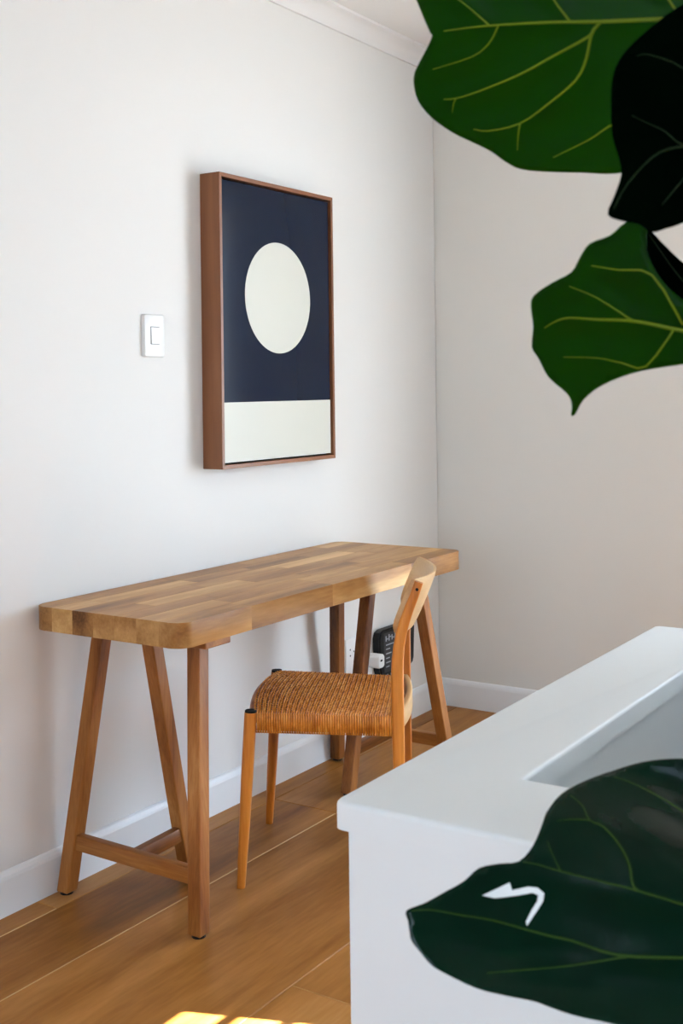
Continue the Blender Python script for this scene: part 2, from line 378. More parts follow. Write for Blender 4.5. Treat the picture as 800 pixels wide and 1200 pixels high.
LEAVES = {'A':{'o':[0.811,-2.0075,1.561],'ax':[0.1888,-0.9719,-0.1403],'ay':[-0.271,-0.1889,0.9439],'n':[-0.9439,-0.1402,-0.2991],'w':[(0.01,9,(1,0.3),0.5),(0.006,22,(0.3,1),1.2)],'q':0.0012,'out':[[-0.1003,-0.0038],[-0.1019,-0.0071],[-0.1043,-0.0114],[-0.107,-0.0159],[-0.1099,-0.0206],[-0.113,-0.0257],[-0.1154,-0.0302],[-0.1164,-0.034],[-0.1167,-0.0372],[-0.1164,-0.0407],[-0.1159,-0.0444],[-0.1149,-0.0483],[-0.1131,-0.0523],[-0.1103,-0.0563],[-0.1067,-0.0603],[-0.1024,-0.0642],[-0.0969,-0.0681],[-0.0906,-0.0718],[-0.0844,-0.075],[-0.0783,-0.0776],[-0.0722,-0.0798],[-0.0666,-0.0818],[-0.0615,-0.0837],[-0.0568,-0.0855],[-0.0524,-0.0874],[-0.0483,-0.0897],[-0.0444,-0.0922],[-0.0405,-0.0945],[-0.0366,-0.0964],[-0.0327,-0.0982],[-0.0279,-0.0994],[-0.0219,-0.0999],[-0.0151,-0.1],[-0.0075,-0.0998],[0.0008,-0.0994],[0.0099,-0.0989],[0.0189,-0.0983],[0.0279,-0.0981],[0.0369,-0.0979],[0.0459,-0.0969],[0.0548,-0.0948],[0.0637,-0.0919],[0.0722,-0.0879],[0.0802,-0.0828],[0.0879,-0.0767],[0.095,-0.0698],[0.1017,-0.0621],[0.108,-0.0537],[0.1132,-0.0452],[0.1174,-0.0365],[0.1207,-0.0276],[0.123,-0.0192],[0.1241,-0.0111],[0.1241,-0.0035],[0.1239,0.003],[0.1238,0.0074],[0.1234,0.0107],[0.1226,0.015],[0.1214,0.021],[0.1198,0.0279],[0.117,0.0355],[0.1126,0.0442],[0.1071,0.0536],[0.1008,0.0624],[0.094,0.0702],[0.0864,0.0774],[0.0774,0.084],[0.0665,0.0904],[0.0542,0.0962],[0.0419,0.1008],[0.0303,0.1041],[0.0187,0.1063],[0.0064,0.1072],[-0.0074,0.1069],[-0.0219,0.1053],[-0.0357,0.103],[-0.0478,0.0999],[-0.059,0.0961],[-0.0696,0.0915],[-0.0799,0.086],[-0.0897,0.0798],[-0.0982,0.073],[-0.1053,0.0653],[-0.1111,0.057],[-0.1153,0.0496],[-0.1174,0.0439],[-0.1177,0.0391],[-0.1173,0.0346],[-0.1163,0.0304],[-0.1145,0.0265],[-0.1125,0.0225],[-0.1105,0.018],[-0.1084,0.0134],[-0.1064,0.0091],[-0.1046,0.0053],[-0.1029,0.0019],[-0.1016,-0.0007],[-0.1006,-0.0019],[-0.1,-0.0023]],'v':[(0.00142,[[0.1227,0.0139],[0.1101,0.0135],[0.0918,0.0129],[0.0736,0.0121],[0.0575,0.0113],[0.0415,0.0105],[0.0266,0.0097],[0.0137,0.0093],[0.002,0.009],[-0.0106,0.0085],[-0.0255,0.0076],[-0.0414,0.0064],[-0.0562,0.0052],[-0.0697,0.0037],[-0.0819,0.002],[-0.0904,0.0008]]),(0.00099,[[0.029,0.0097],[0.0278,0.0084],[0.0261,0.0064],[0.0245,0.0045],[0.024,0.0031],[0.0236,0.0018],[0.0208,-0.0005],[0.0138,-0.0047],[0.0043,-0.0099],[-0.0052,-0.0151],[-0.0132,-0.0197],[-0.0209,-0.0242],[-0.0297,-0.0287],[-0.0406,-0.0336],[-0.0526,-0.0386],[-0.063,-0.0427],[-0.0706,-0.0455],[-0.0764,-0.0474],[-0.0813,-0.0487],[-0.0857,-0.0495],[-0.089,-0.0498],[-0.0913,-0.0499]]),(0.00049,[[-0.0813,-0.0487],[-0.0819,-0.0499],[-0.0828,-0.0515],[-0.0835,-0.0534],[-0.0839,-0.0557],[-0.0842,-0.0582],[-0.0843,-0.0599]]),(0.00099,[[0.025,0.0056],[0.0243,0.0041],[0.0232,0.0018],[0.0222,-0.0014],[0.0216,-0.0055],[0.0211,-0.0104],[0.0201,-0.0155],[0.0186,-0.0205],[0.0165,-0.0256],[0.013,-0.031],[0.0075,-0.0367],[0.0005,-0.0428],[-0.0069,-0.0487],[-0.014,-0.0545],[-0.0215,-0.0602],[-0.0293,-0.0648],[-0.0379,-0.0681],[-0.0467,-0.0704],[-0.0543,-0.0719],[-0.0598,-0.0722],[-0.0639,-0.0717],[-0.0666,-0.0713]]),(0.00055,[[-0.0293,-0.0648],[-0.0296,-0.067],[-0.0301,-0.0701],[-0.0305,-0.0736],[-0.0308,-0.0777],[-0.0309,-0.0821],[-0.031,-0.0853]]),(0.00074,[[-0.0468,0.006],[-0.0472,0.0051],[-0.0478,0.0037],[-0.0487,0.0017],[-0.05,-0.001],[-0.0518,-0.0042],[-0.0543,-0.0075],[-0.0574,-0.0106],[-0.0613,-0.0138],[-0.0673,-0.0171],[-0.0779,-0.0209],[-0.0908,-0.0249],[-0.1002,-0.0277]]),(0.00086,[[0.085,0.0123],[0.0819,0.0009],[0.0773,-0.0154],[0.0725,-0.0295],[0.0684,-0.0381],[0.0644,-0.0442],[0.0595,-0.0496],[0.0529,-0.0546],[0.0454,-0.0589],[0.0386,-0.0629],[0.0336,-0.0666],[0.0293,-0.07],[0.0238,-0.0738],[0.015,-0.0789],[0.0048,-0.0844],[-0.0025,-0.0884]]),(0.00086,[[0.007,0.0088],[0.0066,0.0094],[0.0059,0.0103],[0.0043,0.0122],[0.0018,0.015],[-0.0016,0.0187],[-0.0057,0.0236],[-0.0104,0.0303],[-0.0159,0.0382],[-0.0221,0.0465],[-0.0304,0.0558],[-0.0394,0.0655],[-0.0459,0.0723]]),(0.00074,[[-0.0548,0.0058],[-0.0554,0.0064],[-0.0564,0.0074],[-0.0589,0.0093],[-0.0636,0.0129],[-0.0697,0.0174],[-0.0759,0.0217],[-0.0824,0.0256],[-0.0891,0.0292],[-0.0937,0.0317]]),(0.00086,[[0.0849,0.0134],[0.0835,0.0146],[0.0812,0.0165],[0.078,0.02],[0.0737,0.0254],[0.0684,0.0325],[0.0623,0.0409],[0.0542,0.0522],[0.0452,0.0649],[0.0388,0.0739]])]},
 'B':{'o':[0.7378,-2.1153,1.4718],'ax':[0.7283,-0.6843,-0.0359],'ay':[0.0903,0.0439,0.9949],'n':[-0.6793,-0.7279,0.0938],'w':[(0.008,14,(1,-0.4),0.0)],'q':0.001,'out':[[0.0245,0.0887],[0.0205,0.0871],[0.0167,0.0841],[0.0127,0.081],[0.0081,0.0784],[0.0033,0.0756],[-0.0013,0.0727],[-0.0054,0.0698],[-0.0093,0.0668],[-0.0136,0.0631],[-0.019,0.0585],[-0.0248,0.0532],[-0.0299,0.0484],[-0.0338,0.0443],[-0.037,0.0405],[-0.0396,0.0366],[-0.0417,0.0326],[-0.0434,0.0285],[-0.0446,0.0236],[-0.0454,0.0175],[-0.0459,0.0108],[-0.0462,0.0043],[-0.0464,-0.0015],[-0.0464,-0.0071],[-0.046,-0.0124],[-0.0449,-0.0177],[-0.0434,-0.0229],[-0.0422,-0.0274],[-0.0416,-0.031],[-0.0413,-0.034],[-0.0416,-0.0374],[-0.0428,-0.0415],[-0.0445,-0.0459],[-0.0463,-0.0502],[-0.0484,-0.0547],[-0.0506,-0.059],[-0.0511,-0.0625],[-0.049,-0.0645],[-0.0453,-0.0656],[-0.0416,-0.0664],[-0.0383,-0.0669],[-0.035,-0.0671],[-0.0319,-0.0677],[-0.0291,-0.0693],[-0.0266,-0.0714],[-0.024,-0.0726],[-0.0212,-0.0725],[-0.0183,-0.0715],[-0.0152,-0.0703],[-0.0121,-0.0694],[-0.0087,-0.0683],[-0.0034,-0.0662],[0.0049,-0.0629],[0.0152,-0.0585],[0.025,-0.0526],[0.0338,-0.045],[0.0421,-0.0358],[0.0492,-0.0253],[0.0555,-0.0132],[0.0605,0.0003],[0.063,0.0144],[0.062,0.0296],[0.0585,0.0454],[0.0542,0.0591],[0.0494,0.0695],[0.0438,0.0778],[0.0385,0.0838],[0.0336,0.0874],[0.0289,0.0887]],'v':[(0.0008,[[0.044,-0.0172],[0.0364,-0.0171],[0.0257,-0.0169],[0.0158,-0.0169],[0.0078,-0.017],[0.0006,-0.0173],[-0.0059,-0.0182],[-0.0114,-0.0197],[-0.0162,-0.0218],[-0.0211,-0.0251],[-0.0268,-0.0302],[-0.0327,-0.0365],[-0.0378,-0.0426],[-0.042,-0.0488],[-0.0454,-0.0549],[-0.0477,-0.0591]]),(0.00053,[[0.0214,-0.0167],[0.0152,-0.017],[0.0065,-0.0172],[-0.0009,-0.0166],[-0.0054,-0.0143],[-0.0088,-0.0111],[-0.012,-0.0083],[-0.0155,-0.0065],[-0.0189,-0.0052],[-0.0223,-0.0038],[-0.0263,-0.002],[-0.0304,-0.0002],[-0.0333,0.0011]]),(0.00053,[[0.0383,-0.0175],[0.0326,-0.0096],[0.0247,0.0016],[0.0174,0.0119],[0.012,0.0202],[0.0072,0.0276],[0.0018,0.0335],[-0.0056,0.0374],[-0.0137,0.0398],[-0.0202,0.0412],[-0.0243,0.0412],[-0.027,0.0403],[-0.0287,0.0395]]),(0.00053,[[0.0158,-0.0175],[0.011,-0.0231],[0.0043,-0.031],[-0.002,-0.0385],[-0.0077,-0.045],[-0.0129,-0.0511],[-0.0166,-0.0553]])]},
 'C':{'o':[0.778,-2.067,1.3478],'ax':[0.132,-0.9843,-0.1167],'ay':[-0.1971,-0.1415,0.9701],'n':[-0.9714,-0.1051,-0.2127],'w':[(0.009,18,(0.6,1),0.4),(0.005,30,(1,-0.2),1.0)],'q':0.0012,'out':[[-0.0052,0.0694],[-0.0088,0.0669],[-0.0121,0.0632],[-0.0158,0.06],[-0.0204,0.0578],[-0.0254,0.0559],[-0.0297,0.0536],[-0.0325,0.0505],[-0.0346,0.0469],[-0.0365,0.0434],[-0.0382,0.0399],[-0.0397,0.0364],[-0.0422,0.0331],[-0.0465,0.03],[-0.0519,0.027],[-0.057,0.0239],[-0.0619,0.0206],[-0.0665,0.0172],[-0.0699,0.014],[-0.0716,0.0113],[-0.0721,0.0089],[-0.0721,0.0057],[-0.0717,0.0013],[-0.0708,-0.0037],[-0.0703,-0.0088],[-0.0707,-0.014],[-0.0713,-0.0192],[-0.0713,-0.0237],[-0.07,-0.0268],[-0.0679,-0.0292],[-0.0656,-0.0321],[-0.0634,-0.036],[-0.061,-0.0404],[-0.0578,-0.0445],[-0.053,-0.0481],[-0.0476,-0.0513],[-0.0434,-0.0543],[-0.0412,-0.0569],[-0.0402,-0.0594],[-0.0396,-0.0618],[-0.0395,-0.0647],[-0.0398,-0.0675],[-0.0397,-0.0694],[-0.0391,-0.07],[-0.0381,-0.0696],[-0.0368,-0.068],[-0.0354,-0.065],[-0.0336,-0.0609],[-0.0311,-0.0567],[-0.0276,-0.0526],[-0.0233,-0.0484],[-0.018,-0.0443],[-0.0115,-0.04],[-0.0041,-0.0359],[0.0032,-0.0324],[0.0103,-0.0296],[0.0172,-0.0274],[0.0234,-0.0257],[0.0279,-0.0244],[0.0318,-0.0235],[0.0366,-0.0222],[0.0434,-0.0202],[0.051,-0.0179],[0.0578,-0.0152],[0.0636,-0.0119],[0.0686,-0.0082],[0.0719,-0.0049],[0.0732,-0.0021],[0.0727,0.0003],[0.0703,0.003],[0.0651,0.0062],[0.0579,0.0097],[0.051,0.013],[0.0451,0.0159],[0.0395,0.0187],[0.0345,0.0214],[0.0304,0.0241],[0.0269,0.0267],[0.0237,0.0296],[0.0207,0.0327],[0.018,0.036],[0.0155,0.0396],[0.013,0.0436],[0.0108,0.0479],[0.0091,0.0526],[0.0087,0.0584],[0.0087,0.0646],[0.0075,0.069],[0.004,0.0707],[-0.0007,0.0706]],'v':[(0.00115,[[0.0717,-0.0015],[0.0618,-0.0008],[0.0478,0.0001],[0.0356,0.0009],[0.028,0.0017],[0.0226,0.0025],[0.0172,0.0032],[0.0113,0.0038],[0.0055,0.0042],[-0.0007,0.0042],[-0.0077,0.0038],[-0.015,0.003],[-0.0224,0.0023],[-0.0297,0.0019],[-0.0369,0.0015],[-0.0431,0.0009],[-0.0475,-0.0002],[-0.0509,-0.0016],[-0.0539,-0.0032],[-0.057,-0.0052],[-0.0597,-0.0072],[-0.0616,-0.0087]]),(0.00069,[[0.0045,0.0042],[0.0038,0.0043],[0.0024,0.0046],[-0.0008,0.006],[-0.0069,0.0092],[-0.0149,0.0134],[-0.0228,0.0171],[-0.0305,0.0197],[-0.0381,0.0217],[-0.0435,0.0231]]),(0.00063,[[0.0301,0.0016],[0.0256,-0.0066],[0.019,-0.0179],[0.0126,-0.0263],[0.007,-0.0284],[0.0016,-0.0273],[-0.0039,-0.026],[-0.0095,-0.0256],[-0.0151,-0.025],[-0.0216,-0.0249],[-0.0304,-0.0257],[-0.0401,-0.027],[-0.047,-0.0279]]),(0.00069,[[0.0354,0.0049],[0.0299,0.0142],[0.022,0.0268],[0.014,0.0361],[0.0065,0.0389],[-0.0012,0.0383],[-0.0085,0.0376],[-0.0159,0.0381],[-0.0229,0.0385],[-0.0278,0.0388]])]},
 'D':{'o':[0.8931,-2.0609,1.4041],'ax':[0.6841,-0.7264,-0.0661],'ay':[0.2478,0.1463,0.9577],'n':[-0.686,-0.6715,0.2801],'w':[(0.004,20,(1,0.4),0)],'q':0.0005,'out':[[-0.0235,0.03],[-0.0218,0.0283],[-0.0198,0.0241],[-0.0162,0.0186],[-0.0101,0.0115],[-0.0024,0.0032],[0.0063,-0.0052],[0.0164,-0.013],[0.0276,-0.0209],[0.038,-0.029],[0.048,-0.0373],[0.0572,-0.0458],[0.0626,-0.0549],[0.0626,-0.0663],[0.0587,-0.0782],[0.0532,-0.0853],[0.0459,-0.0847],[0.0368,-0.0794],[0.0278,-0.073],[0.0192,-0.0665],[0.0108,-0.0588],[0.0031,-0.0507],[-0.0037,-0.0422],[-0.0098,-0.0333],[-0.015,-0.0246],[-0.0193,-0.0165],[-0.0228,-0.0087],[-0.0254,-0.0013],[-0.0272,0.0062],[-0.0281,0.0133],[-0.0281,0.0193],[-0.0272,0.0244],[-0.0255,0.0285]],'v':[(0.00081,[[0.0577,-0.0718],[0.0505,-0.0641],[0.0402,-0.0532],[0.0302,-0.0429],[0.0216,-0.0354],[0.0134,-0.0286],[0.0052,-0.0203],[-0.0038,-0.0078],[-0.0127,0.0063],[-0.019,0.0163]])]},
 'E':{'o':[0.7691,-2.0534,0.9581],'ax':[0.6185,-0.7813,-0.0836],'ay':[0.5093,0.3176,0.7998],'n':[-0.5984,-0.5373,0.5944],'w':[(0.015,40,(0.2,1),0.6),(0.007,34,(1,0.3),0.3)],'q':0.0012,'out':[[-0.1413,-0.0067],[-0.1383,-0.0052],[-0.1339,-0.0038],[-0.1291,-0.0021],[-0.1239,0.0004],[-0.1184,0.0032],[-0.1134,0.0058],[-0.1093,0.0078],[-0.1058,0.0096],[-0.1024,0.0116],[-0.0992,0.0142],[-0.0961,0.0171],[-0.0925,0.0194],[-0.088,0.0209],[-0.0829,0.0219],[-0.078,0.0227],[-0.0735,0.0231],[-0.0691,0.0234],[-0.0651,0.0244],[-0.0615,0.0269],[-0.0582,0.0302],[-0.0551,0.0341],[-0.0522,0.0388],[-0.0494,0.0441],[-0.0469,0.0488],[-0.0453,0.0521],[-0.0442,0.0547],[-0.0422,0.058],[-0.0385,0.0626],[-0.0337,0.0681],[-0.0282,0.0731],[-0.0222,0.0773],[-0.0156,0.081],[-0.0087,0.0844],[-0.0013,0.0877],[0.0064,0.0908],[0.0143,0.0937],[0.0221,0.0968],[0.0299,0.0997],[0.0378,0.1022],[0.0455,0.1042],[0.0532,0.1057],[0.0611,0.1069],[0.069,0.1078],[0.077,0.1083],[0.0858,0.1081],[0.0959,0.1074],[0.1066,0.1059],[0.1177,0.103],[0.1297,0.0985],[0.1419,0.0925],[0.1527,0.085],[0.1616,0.0752],[0.1682,0.0635],[0.1711,0.0505],[0.1695,0.0361],[0.1651,0.0212],[0.1609,0.0082],[0.1578,-0.002],[0.1549,-0.0106],[0.1515,-0.0188],[0.1473,-0.0271],[0.1423,-0.0352],[0.1364,-0.0428],[0.1296,-0.0497],[0.1213,-0.0563],[0.1111,-0.0625],[0.0984,-0.0685],[0.0841,-0.074],[0.0704,-0.078],[0.0577,-0.08],[0.0459,-0.0805],[0.0358,-0.0801],[0.0281,-0.0789],[0.0218,-0.077],[0.0155,-0.075],[0.0091,-0.0731],[0.0028,-0.0712],[-0.0043,-0.0693],[-0.013,-0.0674],[-0.0225,-0.0656],[-0.031,-0.0638],[-0.0377,-0.0619],[-0.0433,-0.0601],[-0.048,-0.0586],[-0.0512,-0.0575],[-0.0535,-0.0568],[-0.057,-0.0561],[-0.0626,-0.0553],[-0.0695,-0.0546],[-0.0763,-0.0538],[-0.0828,-0.053],[-0.0893,-0.0521],[-0.0957,-0.0507],[-0.1022,-0.0486],[-0.1087,-0.0461],[-0.1143,-0.0438],[-0.1185,-0.042],[-0.1218,-0.0405],[-0.1248,-0.0386],[-0.1276,-0.0361],[-0.13,-0.0332],[-0.1323,-0.0306],[-0.1344,-0.0282],[-0.1363,-0.0261],[-0.1377,-0.0241],[-0.1384,-0.0224],[-0.1386,-0.0208],[-0.1388,-0.0191],[-0.1392,-0.017],[-0.1396,-0.0148],[-0.14,-0.0126],[-0.1409,-0.0106],[-0.1418,-0.0085]],'v':[(0.00097,[[0.1526,-0.0261],[0.1398,-0.0272],[0.1206,-0.0289],[0.1,-0.0307],[0.0795,-0.0318],[0.0591,-0.0323],[0.0411,-0.0321],[0.0259,-0.0317],[0.0124,-0.031],[0.0003,-0.0296],[-0.0105,-0.0269],[-0.0199,-0.0236],[-0.0281,-0.0209],[-0.0341,-0.0195],[-0.0388,-0.0187],[-0.0454,-0.0173],[-0.056,-0.0149],[-0.0686,-0.0121],[-0.0802,-0.0099],[-0.0893,-0.0088],[-0.0971,-0.0082],[-0.1046,-0.0077],[-0.1122,-0.0069],[-0.1195,-0.0062],[-0.1258,-0.0058],[-0.1309,-0.0059],[-0.135,-0.0064],[-0.1378,-0.0067]]),(0.0008,[[0.1185,-0.029],[0.1093,-0.0249],[0.0959,-0.019],[0.0819,-0.0138],[0.0678,-0.0099],[0.0535,-0.0064],[0.0406,-0.003],[0.0294,0.0001],[0.0193,0.003],[0.0106,0.0055],[0.0043,0.0073],[-0.0007,0.0085],[-0.0071,0.0101],[-0.0166,0.0127],[-0.0275,0.0156],[-0.0369,0.0181],[-0.0433,0.0199],[-0.0481,0.0214],[-0.0523,0.0225],[-0.0564,0.0232],[-0.0601,0.0237],[-0.0625,0.024]]),(0.00075,[[0.0114,0.0055],[0.0106,0.0061],[0.0094,0.0072],[0.0083,0.0091],[0.0077,0.0123],[0.0075,0.0166],[0.0069,0.0209],[0.0058,0.0249],[0.0043,0.029],[0.0025,0.0332],[0.0001,0.0379],[-0.0028,0.0427],[-0.0056,0.0467],[-0.0085,0.0489],[-0.0116,0.0501],[-0.014,0.0519],[-0.015,0.0554],[-0.0153,0.0596],[-0.016,0.0635],[-0.018,0.0669],[-0.0204,0.07],[-0.0222,0.0721]]),(0.00046,[[-0.014,0.0519],[-0.0171,0.0522],[-0.0215,0.0525],[-0.0257,0.0526],[-0.0298,0.0523],[-0.0337,0.0518],[-0.0365,0.0514]]),(0.00063,[[0.0891,0.0351],[0.0821,0.0434],[0.0721,0.0554],[0.0614,0.0658],[0.0511,0.073],[0.0406,0.0786],[0.0315,0.083],[0.0238,0.086],[0.0175,0.0878],[0.0132,0.0889]]),(0.00063,[[0.0064,-0.0307],[0.0052,-0.0308],[0.0031,-0.031],[-0.001,-0.0314],[-0.0086,-0.0323],[-0.0184,-0.0334],[-0.0279,-0.0345],[-0.0355,-0.0352],[-0.0426,-0.0358],[-0.0511,-0.0365],[-0.0634,-0.0378],[-0.0772,-0.0395],[-0.0871,-0.0408]]),(0.0004,[[-0.0372,0.0181],[-0.0385,0.0205],[-0.0403,0.024],[-0.0419,0.0275],[-0.0432,0.0311],[-0.0443,0.0348],[-0.045,0.0375]])],'leaf_patch':[[-0.0896,0.0041],[-0.0792,0.0085],[-0.0711,0.0119],[-0.0693,0.0076],[-0.0587,0.0098],[-0.0522,0.0093],[-0.0476,0.0061],[-0.048,0.0019],[-0.0516,-0.0033],[-0.0586,-0.0123],[-0.0593,-0.0099],[-0.0556,-0.0033],[-0.0519,0.0019],[-0.0515,0.0052],[-0.0555,0.0065],[-0.0645,0.005],[-0.0709,0.0042],[-0.0807,0.003]]}}

# ---------------------------------------------------------------- room shell
T = 0.18


def wall_with_holes(axis, pos, out, a0, a1, holes, z1=ZC + 0.1, z0=-0.03):
    """axis 'x': wall on plane x=pos running along y; 'y': plane y=pos running along x"""
    bm = bmesh.new()
    cuts = sorted(holes)
    segs, cur = [], a0
    for h in cuts:
        segs.append((cur, h[0], z0, z1)); segs.append((h[0], h[1], z0, h[2])); segs.append((h[0], h[1], h[3], z1)); cur = h[1]
    segs.append((cur, a1, z0, z1))
    for s0, s1, b0, b1 in segs:
        if s1 - s0 < 1e-4 or b1 - b0 < 1e-4: continue
        lo_, hi_ = min(pos, pos + out), max(pos, pos + out)
        if axis == 'x': box(bm, (lo_, s0, b0), (hi_, s1, b1))
        else: box(bm, (s0, lo_, b0), (s1, hi_, b1))
    return bm


GAP = 0.005   # open joint in the corner of the two walls
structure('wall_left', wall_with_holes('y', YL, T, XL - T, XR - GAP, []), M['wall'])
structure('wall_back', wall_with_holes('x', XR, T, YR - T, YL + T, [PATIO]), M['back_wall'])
structure('wall_right', wall_with_holes('y', YR, -T, XL - T, XR, [BOUNCE_WIN, SUN_WIN]), M['far_wall'])
structure('wall_rear', wall_with_holes('x', XL, -T, YR, YL, [REAR_WIN]), M['far_wall'])
structure('ceiling', new_box((XL - T, YR - T, ZC), (XR + T, YL + T, ZC + 0.12)), M['ceiling'])

# cornice: a shallow cove along the left and the back wall
CZ, CP = 2.595, 0.066


def cornice_section():
    pts = [(0.0, ZC), (0.0, CZ), (0.010, CZ)]
    for k in range(7):
        a = R(90 * k / 6)
        pts.append((0.012 + 0.046 * (1 - math.cos(a)), CZ + 0.006 + 0.046 * math.sin(a)))
    pts += [(CP, ZC - 0.010), (CP, ZC)]
    return pts


def cornice(along_x):
    bm = bmesh.new()
    sec = cornice_section()
    if along_x:
        A = [bm.verts.new((XL, -d, z)) for d, z in sec]
        B = [bm.verts.new((XR - d, -d, z)) for d, z in sec]
    else:
        A = [bm.verts.new((XR - d, -d, z)) for d, z in sec]
        B = [bm.verts.new((XR - d, YR, z)) for d, z in sec]
    n = len(sec)
    for k in range(n): bm.faces.new((A[k], A[(k + 1) % n], B[(k + 1) % n], B[k]))
    bm.faces.new(A); bm.faces.new(B)
    return bm


structure('trim_1', cornice(True), M['ceiling'], smooth=40)
structure('trim_2', cornice(False), M['ceiling'], smooth=40)


def baseboard(along_x):
    bm = bmesh.new()
    t, h = 0.013, 0.110
    sec = [(0.0, 0.0), (t, 0.0), (t, h - 0.020), (t - 0.002, h - 0.012), (t - 0.006, h - 0.004), (0.003, h), (0.0, h)]
    if along_x:
        A = [bm.verts.new((XL, -d, z)) for d, z in sec]; B = [bm.verts.new((XR - d, -d, z)) for d, z in sec]
    else:
        A = [bm.verts.new((XR - d, -d, z)) for d, z in sec]; B = [bm.verts.new((XR - d, PATIO[1] + 0.06, z)) for d, z in sec]
    n = len(sec)
    for k in range(n): bm.faces.new((A[k], A[(k + 1) % n], B[(k + 1) % n], B[k]))
    bm.faces.new(A); bm.faces.new(B)
    return bm


structure('baseboard_left', baseboard(True), M['trim'])
structure('baseboard_back', baseboard(False), M['trim'])


def window_frame(name, axis, pos, a0, a1, z0, z1, transoms=(), mullions=()):
    bm = bmesh.new()
    w, d = 0.05, 0.02
    bars = [(a0, a1, z0, z0 + w), (a0, a1, z1 - w, z1), (a0, a0 + w, z0 + w, z1 - w), (a1 - w, a1, z0 + w, z1 - w)]
    for t in transoms: bars.append((a0 + w, a1 - w, t - 0.0045, t + 0.0045))
    for t in mullions: bars.append((t - 0.02, t + 0.02, z0 + w, z1 - w))
    for s0, s1, b0, b1 in bars:
        if axis == 'y': box(bm, (s0, pos - d / 2, b0), (s1, pos + d / 2, b1))
        else: box(bm, (pos - d / 2, s0, b0), (pos + d / 2, s1, b1))
    return structure(name, bm, M['trim'])


window_frame('window_1', 'y', YR - 0.15, *SUN_WIN, transoms=(2.204, 2.136, 2.068, 2.00, 1.93))
window_frame('window_bounce', 'y', YR - 0.15, *BOUNCE_WIN)  # frame of the window added for bounce
window_frame('window_2', 'x', XL - 0.06, *REAR_WIN, mullions=(-2.45,))
window_frame('window_3', 'x', XR + 0.06, *PATIO, mullions=(-2.02,))

# outside: paving and an added unseen slab keeping sun out of the back opening
structure('ground', new_box((-14, -16, -0.35), (18, 8, -0.25)), M['paving'])
structure('sun_blocker', new_box((XR + T, -11.0, 2.30), (XR + T + 1.45, -0.4, 2.40)), M['trim'])

# ---------------------------------------------------------------- floor of wide oak planks
HZ = 0.87                                        # height of the half wall
HX0, HX1, HY1 = 1.054, 2.121, -1.638             # outer edges of its cap
HXI, HYI = 1.222, -1.783                         # inner edges of the cap
HOLE = (HXI + 0.02, 1.97, -2.61, HYI - 0.02)  # stairwell opening x0, x1, y0, y1
bm = bmesh.new()
for lo, hi in (((XL, HOLE[3], -0.10), (XR, YL, -0.014)), ((XL, YR, -0.10), (HOLE[0], HOLE[3], -0.014)),
               ((HOLE[1], YR, -0.10), (XR, HOLE[3], -0.014)), ((HOLE[0], YR, -0.10), (HOLE[1], HOLE[2], -0.014))):
    box(bm, lo, hi)
floor = structure('floor', bm, M['subfloor'])
rnd = random.Random(4)
seams = [-0.0005, -0.085, -0.322, -0.817, -1.060]
while seams[-1] > YR + 0.26: seams.append(seams[-1] - 0.243)
seams.append(YR)
fixed = {0: [2.13], 1: [3.06], 2: [1.2, 3.25], 3: [2.121, 3.9]}
for r in range(len(seams) - 1):
    y1, y0 = seams[r], seams[r + 1]
    if r in fixed:
        xs = list(fixed[r])
        while xs[0] > XL + 1.9: xs.insert(0, xs[0] - rnd.uniform(1.6, 2.1))
        while xs[-1] < XR - 1.7: xs.append(xs[-1] + rnd.uniform(1.6, 2.1))
        xs = [XL] + xs + [XR]
    else:
        xs = [XL, XL + rnd.uniform(0.5, 1.9)]
        while xs[-1] < XR - 1.9: xs.append(xs[-1] + rnd.uniform(1.6, 2.2))
        xs.append(XR)
    for x0, x1 in zip(xs, xs[1:]):
        parts = [(x0, x1)]
        if y0 < HOLE[3] and y1 > HOLE[2]:
            parts = [(x0, min(x1, HOLE[0])), (max(x0, HOLE[1]), x1)]
        for a, b in parts:
            if b - a < 0.05: continue
            g = 0.0007
            bm = bmesh.new()
            lo, hi = Vector((a + g, y0 + g, -0.012)), Vector((b - g, y1 - g, rnd.uniform(-0.0004, 0.0)))
            c = (lo + hi) / 2
            v = [bm.verts.new((x - c.x, y - c.y, z)) for z in (lo.z, hi.z) for x, y in ((lo.x, lo.y), (hi.x, lo.y), (hi.x, hi.y), (lo.x, hi.y))]
            for f in ((0, 1, 2, 3), (4, 7, 6, 5), (0, 4, 5, 1), (1, 5, 6, 2), (2, 6, 7, 3), (3, 7, 4, 0)): bm.faces.new([v[i] for i in f])
            top = [e for e in bm.edges if all(abs(q.co.z - hi.z) < 1e-6 for q in e.verts)]
            res = bmesh.ops.bevel(bm, geom=top, offset=0.0016, segments=1, affect='EDGES', profile=0.5)
            lit_edges = set()                       # sides whose bevel highlight is put into the colour as paler oak
            if r == 0 and abs(x1 - 2.13) < 1e-6: lit_edges = {'lo'}
            if r == 1: lit_edges = {'lo'}
            if r == 2: lit_edges = {'hi'}
            if r == 3 and abs(x0 - 2.121) < 1e-6: lit_edges = {'hi', 'x0'}
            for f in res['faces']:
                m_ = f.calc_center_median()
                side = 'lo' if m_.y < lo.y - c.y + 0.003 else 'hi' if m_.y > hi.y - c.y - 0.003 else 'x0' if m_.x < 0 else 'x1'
                if side in lit_edges: f.material_index = 1
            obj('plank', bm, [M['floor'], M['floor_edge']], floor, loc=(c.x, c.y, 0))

# ---------------------------------------------------------------- half wall round the stairwell
CT = 0.030      # cap thickness
OV = 0.020      # overhang on the outer left side
bm = bmesh.new()
wz = HZ - CT
face_x = HX0 + 0.0003
Y_END = -2.6
